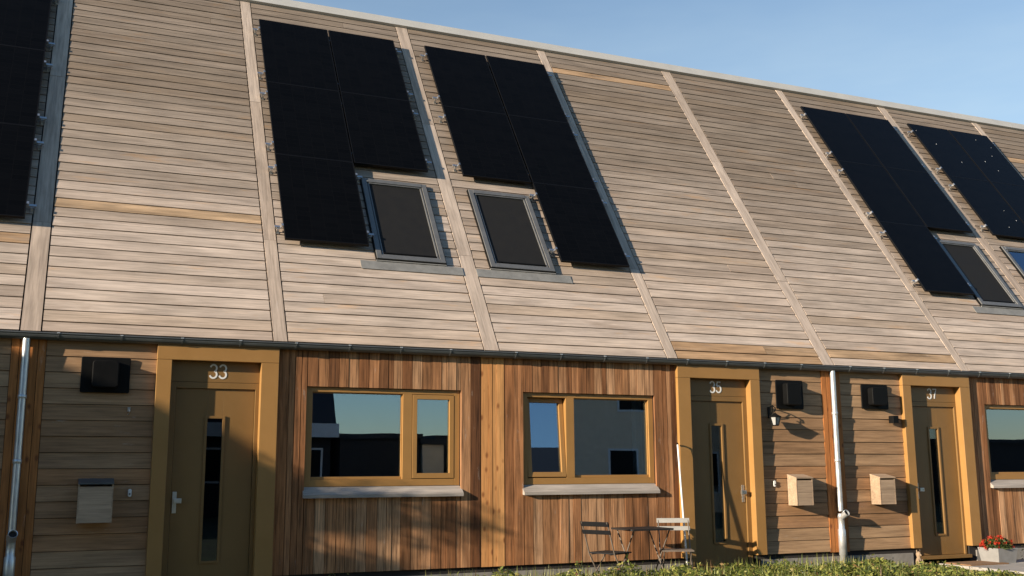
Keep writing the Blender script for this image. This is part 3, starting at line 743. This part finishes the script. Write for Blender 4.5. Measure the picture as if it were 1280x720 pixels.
# ------------------------------------------------------------------ bistro set
def frame2(loc, face):
    f = Vector((face[0], face[1], 0)).normalized(); s = Vector((-f.y, f.x, 0))
    return lambda a, b, z: Vector((loc[0], loc[1], ZG)) + f * a + s * b + Vector((0, 0, z))
def chair(loc, face, slat, label):
    T = frame2(loc, face); t = thing('folding_chair', (loc[0], loc[1], ZG), label, 'chair', 'folding bistro chairs')
    hw = .205
    for b in (-hw, hw):
        m = MB(); m.tube([T(-.30, b, .86), T(-.27, b, .80), T(-.14, b, .44), T(.17, b, 0.0)], .0095, 8); m.build('back_leg', M['chairleg'], t)
        b2 = b * .88
        m = MB(); m.tube([T(.20, b2, .445), T(.0, b2, .24), T(-.24, b2, 0.0)], .0095, 8); m.build('front_leg', M['chairleg'], t)
    for (z0, z1) in ((.80, .862), (.70, .755)):
        m = MB(); a0 = -.30 + (.86 - z0) * .36; a1 = -.30 + (.86 - z1) * .36
        m.hexa([T(a0 - .006, -hw - .02, z0), T(a0 - .006, hw + .02, z0), T(a0 + .012, hw + .02, z0), T(a0 + .012, -hw - .02, z0),
                T(a1 - .006, -hw - .02, z1), T(a1 - .006, hw + .02, z1), T(a1 + .012, hw + .02, z1), T(a1 + .012, -hw - .02, z1)])
        m.build('back_slat', slat, t, bevel=.003)
    m = MB()
    for k in range(6):
        a = -.15 + k * .066
        m.hexa([T(a, -hw - .005, .448), T(a, hw + .005, .448), T(a + .05, hw + .005, .448), T(a + .05, -hw - .005, .448),
                T(a, -hw - .005, .464), T(a, hw + .005, .464), T(a + .05, hw + .005, .464), T(a + .05, -hw - .005, .464)])
    for b in (-.15, .15): m.tube([T(-.16, b, .442), T(.22, b, .442)], .007, 6)
    m.build('seat', slat if slat is M['chairdark'] else M['chairleg'], t)
    m = MB(); m.tube([T(-.21, -hw * .88, .03), T(-.21, hw * .88, .03)], .007, 6); m.tube([T(.12, -hw, .07), T(.12, hw, .07)], .007, 6); m.build('stretcher', M['chairleg'], t)
chair((7.09, -.62), (.88, .42), M['chairdark'], 'folding chair with two dark slats left of the bistro table')
chair((8.14, -.60), (-.42, -.9), M['chairgrey'], 'folding chair with two pale grey slats right of the bistro table')
tt = thing('bistro_table', (7.63, -.58, ZG), 'small folding bistro table with a thin dark top under the window of number 35', 'table')
T = frame2((7.63, -.58), (1, 0))
m = MB(); m.prism([(7.63 + px, -.58 + py) for px, py in rounded(-.33, .33, -.29, .29, .04)], ZG + .735, ZG + .757, 'z'); m.build('tabletop', M['tabletop'], tt)
for a in (-.27, .27):
    for s_ in (-1, 1):
        aa = a * (1 if s_ > 0 else .9)
        m = MB(); m.tube([T(aa, -.25 * s_, .735), T(aa, .26 * s_, 0.0)], .0095, 8); m.build('leg', M['chairleg'], tt)
m = MB()
for s_ in (-1, 1): m.tube([T(-.27 * (1 if s_ > 0 else .9), .20 * s_, .085), T(.27 * (1 if s_ > 0 else .9), .20 * s_, .085)], .008, 6)
m.build('stretcher', M['chairleg'], tt)
pw = thing('pole', (8.47, -.30, ZG), 'thin white pole standing against the left frame of door 35', 'pole')
m = MB(); m.tube([(8.485, -.33, ZG), (8.485, -.17, 1.585)], .013, 12); m.build('pole_shaft', M['white'], pw)
m = MB(); m.tube([(8.485, -.17, 1.585), (8.49, -.15, 1.605), (8.515, -.12, 1.60), (8.525, -.10, 1.585)], .011, 8); m.build('hook', M['black'], pw)

# ------------------------------------------------------------------ plants, pot, ornaments
def leaves(n, fpos, size, name, mat, up_bias=0.6, parent=None, origin=None, **props):
    rng = np.random.default_rng(abs(hash(name)) % 1000 if False else len(name) * 13 + n)
    P = fpos(rng, n)
    n = len(P)
    nrm = rng.normal(size=(n, 3)); nrm[:, 2] = np.abs(nrm[:, 2]) + up_bias; nrm /= np.linalg.norm(nrm, axis=1)[:, None]
    t = rng.normal(size=(n, 3)); t -= nrm * (t * nrm).sum(1)[:, None]; t /= np.linalg.norm(t, axis=1)[:, None]
    b = np.cross(nrm, t); s = (size * rng.uniform(.55, 1.35, n))[:, None]
    V = np.stack([P - t * s, P - b * s * .42 + nrm * s * .12, P + t * s, P + b * s * .42 + nrm * s * .12], 1).reshape(-1, 3)
    if origin is not None: V = V - np.array(origin)
    me = bpy.data.meshes.new(name); me.vertices.add(4 * n); me.vertices.foreach_set('co', V.ravel())
    me.loops.add(4 * n); me.loops.foreach_set('vertex_index', np.arange(4 * n)); me.polygons.add(n)
    me.polygons.foreach_set('loop_start', np.arange(0, 4 * n, 4)); me.update(calc_edges=True); me.materials.append(mat)
    o = bpy.data.objects.new(name, me); COL.objects.link(o)
    if parent: o.parent = parent
    tag(o, **props); return o
def cover(rng, n):
    x = rng.uniform(4.4, 13.0, n * 2); y = -0.62 - rng.uniform(0, 1, n * 2) ** 1.3 * 2.6
    h = np.interp(x, [4.4, 5.2, 6.4, 10, 11.5, 13], [.12, .21, .25, .195, .13, .10]) + .05 * np.sin(x * 3.1 + y * 2) + .05 * np.sin(x * 7.7 - y * 3.3) + .035 * np.sin(x * 17 + y * 9)
    h = h * np.clip((13.25 - x) / 1.6, .15, 1)
    h = h * 1.0 * np.clip((-y - .5) / .35, .35, 1)
    h = h + np.where((x > 10) & (x < 11.2), .03, 0)
    z = ZG + h * rng.uniform(.1, 1.0, n * 2) ** .6
    spike = rng.uniform(0, 1, n * 2) < .02
    z = np.where(spike, z + rng.uniform(.02, .09, n * 2), z)
    k = rng.uniform(0, 1, n * 2) < np.clip(.55 + .5 * np.sin(x * 2.3 + 1) * np.sin(y * 3.7), .15, 1)
    P = np.stack([x, y, z], 1)[k]
    return P[:n]
leaves(56000, cover, .031, 'ground_cover', M['leaf'], kind='stuff', label='low yellow green leafy ground cover in front of the houses', cat='plants')
def blades():
    rng = np.random.default_rng(5); n = 4500
    x = rng.uniform(4.6, 12.9, n); y = -.5 - rng.uniform(0, 1, n) ** 1.2 * 2.4
    hh = rng.uniform(.14, .36, n) * np.clip((13.3 - x) / 2.6, .2, 1); a = rng.uniform(0, 6.283, n); ln = rng.uniform(.02, .09, n)
    d = np.stack([np.cos(a), np.sin(a), 0 * a], 1); p = np.stack([-np.sin(a), np.cos(a), 0 * a], 1) * .0045
    b = np.stack([x, y, ZG + 0 * x], 1); m_ = b + d * (ln * .35)[:, None] + np.stack([0 * x, 0 * x, hh * .6], 1); t_ = b + d * ln[:, None] + np.stack([0 * x, 0 * x, hh], 1)
    V = np.stack([b - p, b + p, m_ + p, m_ - p, t_], 1).reshape(-1, 3)
    me = bpy.data.meshes.new('grass'); F = []
    for i in range(n): F += [(5 * i, 5 * i + 1, 5 * i + 2, 5 * i + 3), (5 * i + 3, 5 * i + 2, 5 * i + 4)]
    me.from_pydata(V.tolist(), [], F); me.materials.append(M['leaf']); o = bpy.data.objects.new('grass', me); COL.objects.link(o)
    tag(o, 'thin grass blades sticking up through the ground cover', 'grass', kind='stuff')
blades()
def weed(x, y, h, n, label):
    t = thing('weed', (x, y, ZG), label, 'plant', 'weeds by the plinth')
    m = MB()
    for k in range(4):
        a = random.uniform(0, 6.28); r = random.uniform(.03, .09)
        m.tube([(x, y, ZG), (x + r * .4 * math.cos(a), y + r * .4 * math.sin(a), ZG + h * .6), (x + r * math.cos(a), y + r * math.sin(a), ZG + h * random.uniform(.8, 1.1))], [.005, .004, .002], 5)
    m.build('stem', M['leafdark'], t)
    leaves(n, lambda rng, q: np.stack([x + rng.normal(0, .06, q), y + rng.normal(0, .06, q), ZG + h * rng.uniform(.2, 1.05, q)], 1), .02, 'foliage', M['leaf'], parent=t, origin=(x, y, ZG))
weed(3.55, -.25, .32, 26, 'small dry weed at the wall foot under the left window of number 33')
weed(6.75, -.45, .33, 90, 'leafy weed left of the dark slatted chair')
weed(14.9, -.45, .28, 260, 'low green plant at the wall right of the flower pot')

pt = thing('flower_pot', (13.97, -.6, -.215), 'square grey planter full of red flowers right of door 37', 'flower pot')
m = MB(); x0, x1, y0, y1, z0, z1 = 13.76, 14.17, -.82, -.42, -.215, .01
c = .03
outer = [(x0 + c, y0 + c, z0), (x1 - c, y0 + c, z0), (x1 - c, y1 - c, z0), (x0 + c, y1 - c, z0), (x0, y0, z1), (x1, y0, z1), (x1, y1, z1), (x0, y1, z1)]
inn = [(x0 + .025, y0 + .025, z1), (x1 - .025, y0 + .025, z1), (x1 - .025, y1 - .025, z1), (x0 + .025, y1 - .025, z1), (x0 + .03, y0 + .03, z1 - .04), (x1 - .03, y0 + .03, z1 - .04), (x1 - .03, y1 - .03, z1 - .04), (x0 + .03, y1 - .03, z1 - .04)]
m.add(outer + inn, [(0, 3, 2, 1), (0, 1, 5, 4), (1, 2, 6, 5), (2, 3, 7, 6), (3, 0, 4, 7), (4, 5, 9, 8), (5, 6, 10, 9), (6, 7, 11, 10), (7, 4, 8, 11), (8, 9, 13, 12), (9, 10, 14, 13), (10, 11, 15, 14), (11, 8, 12, 15), (12, 13, 14, 15)])
m.build('planter', M['pot'], pt)
def dome(rng, q, r=.25, zc=0.0, hh=.17, lo=.1):
    d = rng.normal(size=(q, 3)); d[:, 2] = np.abs(d[:, 2]); d /= np.linalg.norm(d, axis=1)[:, None]
    rr = rng.uniform(lo, 1, q)[:, None] ** .5
    return np.array([13.965, -.62, zc]) + d * rr * np.array([r, r * .9, hh])
leaves(900, lambda rng, q: dome(rng, q), .03, 'foliage', M['leafdark'], parent=pt, origin=(13.97, -.6, -.215))
def blooms(rng, q):
    c = dome(rng, 46, .26, .0, .185, .75); c = c[rng.integers(0, 46, q)]
    return c + rng.normal(0, .013, (q, 3))
leaves(900, blooms, .017, 'blossom', M['petal'], parent=pt, origin=(13.97, -.6, -.215))

mt = MB(); mt.prism(rounded(13.06, 13.86, -.92, -.42, .02), -.2145, -.197, 'z')
center_mesh(mt.build('doormat', M['mat'], label='brown coir doormat lying before door 37', cat='doormat'), (13.46, -.67, -.2145))

def figurine(x, y, s, label, mat):
    t = thing('garden_figurine', (x, y, ZG), label, 'figurine')
    m = MB(); p = lambda dx, dy, z: (x + dx * s, y + dy * s, ZG + z * s)
    m.lathe([(.0, 0), (.085 * s, .0), (.09 * s, .02 * s), (.06 * s, .035 * s), (.068 * s, .08 * s), (.072 * s, .14 * s), (.058 * s, .2 * s), (.038 * s, .235 * s), (.05 * s, .265 * s), (.058 * s, .30 * s), (.05 * s, .335 * s), (.025 * s, .36 * s), (0, .365 * s)], (x, y, ZG), 14)
    for e in (-1, 1): m.tube([p(.03 * e, 0, .335), p(.045 * e, 0, .375), p(.05 * e, .0, .40)], [.018 * s, .014 * s, .004 * s], 7)
    m.tube([p(0, -.045, .295), p(0, -.075, .285), p(0, -.085, .28)], [.022 * s, .016 * s, .006 * s], 7)
    for e in (-1, 1): m.tube([p(.05 * e, -.03, .19), p(.055 * e, -.065, .12), p(.03 * e, -.08, .05)], [.022 * s, .019 * s, .015 * s], 7)
    m.build('figure', mat, t)
figurine(12.74, -.22, .70, 'small brown stone animal figurine beside the doorstep of number 37', M['stone'])
tp = thing('garden_ornament', (11.52, -.2, ZG), 'little dark garden ornament with a reddish top at the foot of the sunlit downpipe', 'ornament')
m = MB(); m.lathe([(.0, 0), (.05, 0), (.055, .03), (.03, .06), (.025, .12), (.04, .15), (.03, .19), (0, .2)], (11.53, -.2, ZG), 12); m.build('ornament_base', M['black'], tp)
m = MB(); m.lathe([(.0, 0), (.03, .0), (.042, .03), (.03, .07), (0, .085)], (11.62, -.22, ZG + .06), 10); m.lathe([(.0, 0), (.035, 0), (.03, .06), (0, .062)], (11.62, -.22, ZG), 10); m.build('ornament_top', M['rust'], tp)

# ------------------------------------------------------------------ the other side of the street (seen mirrored in the glass) and what shades the wall
def block(name, x0, x1, y0, y1, ze, zr, wallm, label, wins=(), fascia=False, gable=True, along='x'):
    """simple house: walls, pitched roof with the ridge along x (or y), windows on the +Y side"""
    t = thing(name, ((x0 + x1) / 2, (y0 + y1) / 2, ZG), label, 'house', 'houses across the street')
    m = MB()
    if along == 'x':
        m.prism([(y0, ZG), (y1, ZG), (y1, ze), ((y0 + y1) / 2, max(ze + .01, zr - .15)), (y0, ze)], x0, x1, 'x')
    m.build('wall', wallm, t)
    r = MB(); ym = (y0 + y1) / 2; ov = .35
    if zr > ze + .2:
        sl_ = (zr - ze) / (ym - y0)
        r.prism([(y0 - ov, ze - ov * sl_), (ym, zr), (y1 + ov, ze - ov * sl_), (y1 + ov, ze - ov * sl_ + .16), (ym, zr + .16), (y0 - ov, ze - ov * sl_ + .16)], x0 - .15, x1 + .15, 'x')
    else: r.box(x0 - .1, x1 + .1, y0 - .1, y1 + .1, ze, ze + .18)
    r.build('roof', M['tile'], t)
    if fascia:
        f = MB(); f.box(x0 - .2, x1 + .2, y1 + .36, y1 + .42, ze - .62, ze - .12); f.build('fascia', M['white'], t)
    for (a, b_, c, d) in wins:
        f = MB(); ring(f, a, b_, c, d, .07, .07, .07, .07, y1 - .02, y1 + .03); wn = f.build('window', M['white'], t)
        g_ = MB(); g_.box(a + .07, b_ - .07, y1 + .004, y1 + .012, c + .07, d - .07); g_.build('pane', M['black'], wn)
block('brick_house', 2.6, 9.3, -32, -24.5, 3.1, 9.5, M['brickd'], 'dark brick house with a white fascia across the street', [(6.8, 7.6, .2, 2.1), (8.4, 9.0, .2, 2.1), (4.2, 5.6, .9, 2.1)], fascia=True)
block('brick_house', -15.0, 1.2, -25, -17.5, 6.2, 10.5, M['brickd'], 'unseen dark block added across the street to cut sky light on number 33', [(-2.2, -0.8, .8, 2.2), (-6, -4.4, .8, 2.2), (-2.2, -.8, 3.4, 4.8), (-6, -4.4, 3.4, 4.8)])  # added out of view to hold sky light off the wall by door 33
block('garage_row', 9.6, 12.6, -30, -24.3, 2.45, 2.45, M['brickd'], 'low dark flat roofed garage row across the street')
block('garden_shed', 12.68, 13.5, -25.2, -24.2, 2.25, 2.25, M['render'], 'small pale flat roofed shed across the street')
block('garage_row', 13.7, 14.6, -31, -25.5, 2.45, 2.45, M['brickd'], 'low flat roofed garage across the street beside the grey house')
block('garage_row', 29.0, 55.0, -30, -24, 2.45, 2.45, M['brickd'], 'long low flat roofed garage row far along the street')
block('rendered_house', 15.0, 27.0, -27, -19.5, 4.4, 6.1, M['render'], 'pale rendered house across the street', [(18.0, 19.2, .6, 2.0), (20.4, 22.6, .4, 1.9), (21.6, 23.2, 3.3, 4.6), (18.4, 19.8, 3.3, 4.6)])
# house standing at an angle up the street towards the sun: its roof throws the slanting shadow over door 33
nb = thing('brick_house', (-17, -1, ZG), 'brick house up the street left of the terrace', 'house', 'houses across the street')
m = MB(); m.prism([(-4.2, ZG), (2.2, ZG), (2.2, 4.9), (0.5, 6.7), (-3.6, 5.45), (-4.2, 4.85)], -24, -12, 'x'); m.build('wall', M['brickg'], nb)
m = MB(); m.prism([(-4.35, 4.75), (-3.6, 5.47), (0.5, 6.72), (2.4, 4.7), (2.4, 4.88), (0.5, 6.9), (-3.62, 5.65), (-4.35, 4.93)], -24.2, -11.8, 'x'); m.build('roof', M['tile'], nb)

def tree(x, y, h, cr, n, label, seed):
    t = thing('tree', (x, y, ZG), label, 'tree')
    rd = random.Random(seed); m = MB()
    m.tube([(x, y, ZG), (x + .05, y, ZG + h * .3), (x - .04, y + .03, ZG + h * .62)], [.11, .085, .05], 10)
    tips = []
    for k in range(13):
        a = rd.uniform(0, 6.28); z0 = ZG + h * rd.uniform(.3, .62); r_ = cr * rd.uniform(.5, 1)
        e = (x + r_ * math.cos(a), y + r_ * math.sin(a), z0 + h * rd.uniform(.1, .38)); tips.append(e)
        m.tube([(x, y, z0), (x + r_ * .5 * math.cos(a + .2), y + r_ * .5 * math.sin(a + .2), z0 + h * .1), e], [.04, .025, .008], 6)
    m.build('trunk', M['bark'], t)
    tp_ = np.array(tips)
    def pos(rng, q):
        c = tp_[rng.integers(0, len(tp_), q)]; return c + rng.normal(0, cr * .22, (q, 3))
    leaves(n, pos, .05, 'crown', M['leafdark'], parent=t, origin=(x, y, ZG))
tree(-3.6, -1.93, 3.5, .55, 3400, 'small leafy tree standing left of the terrace front', 3)
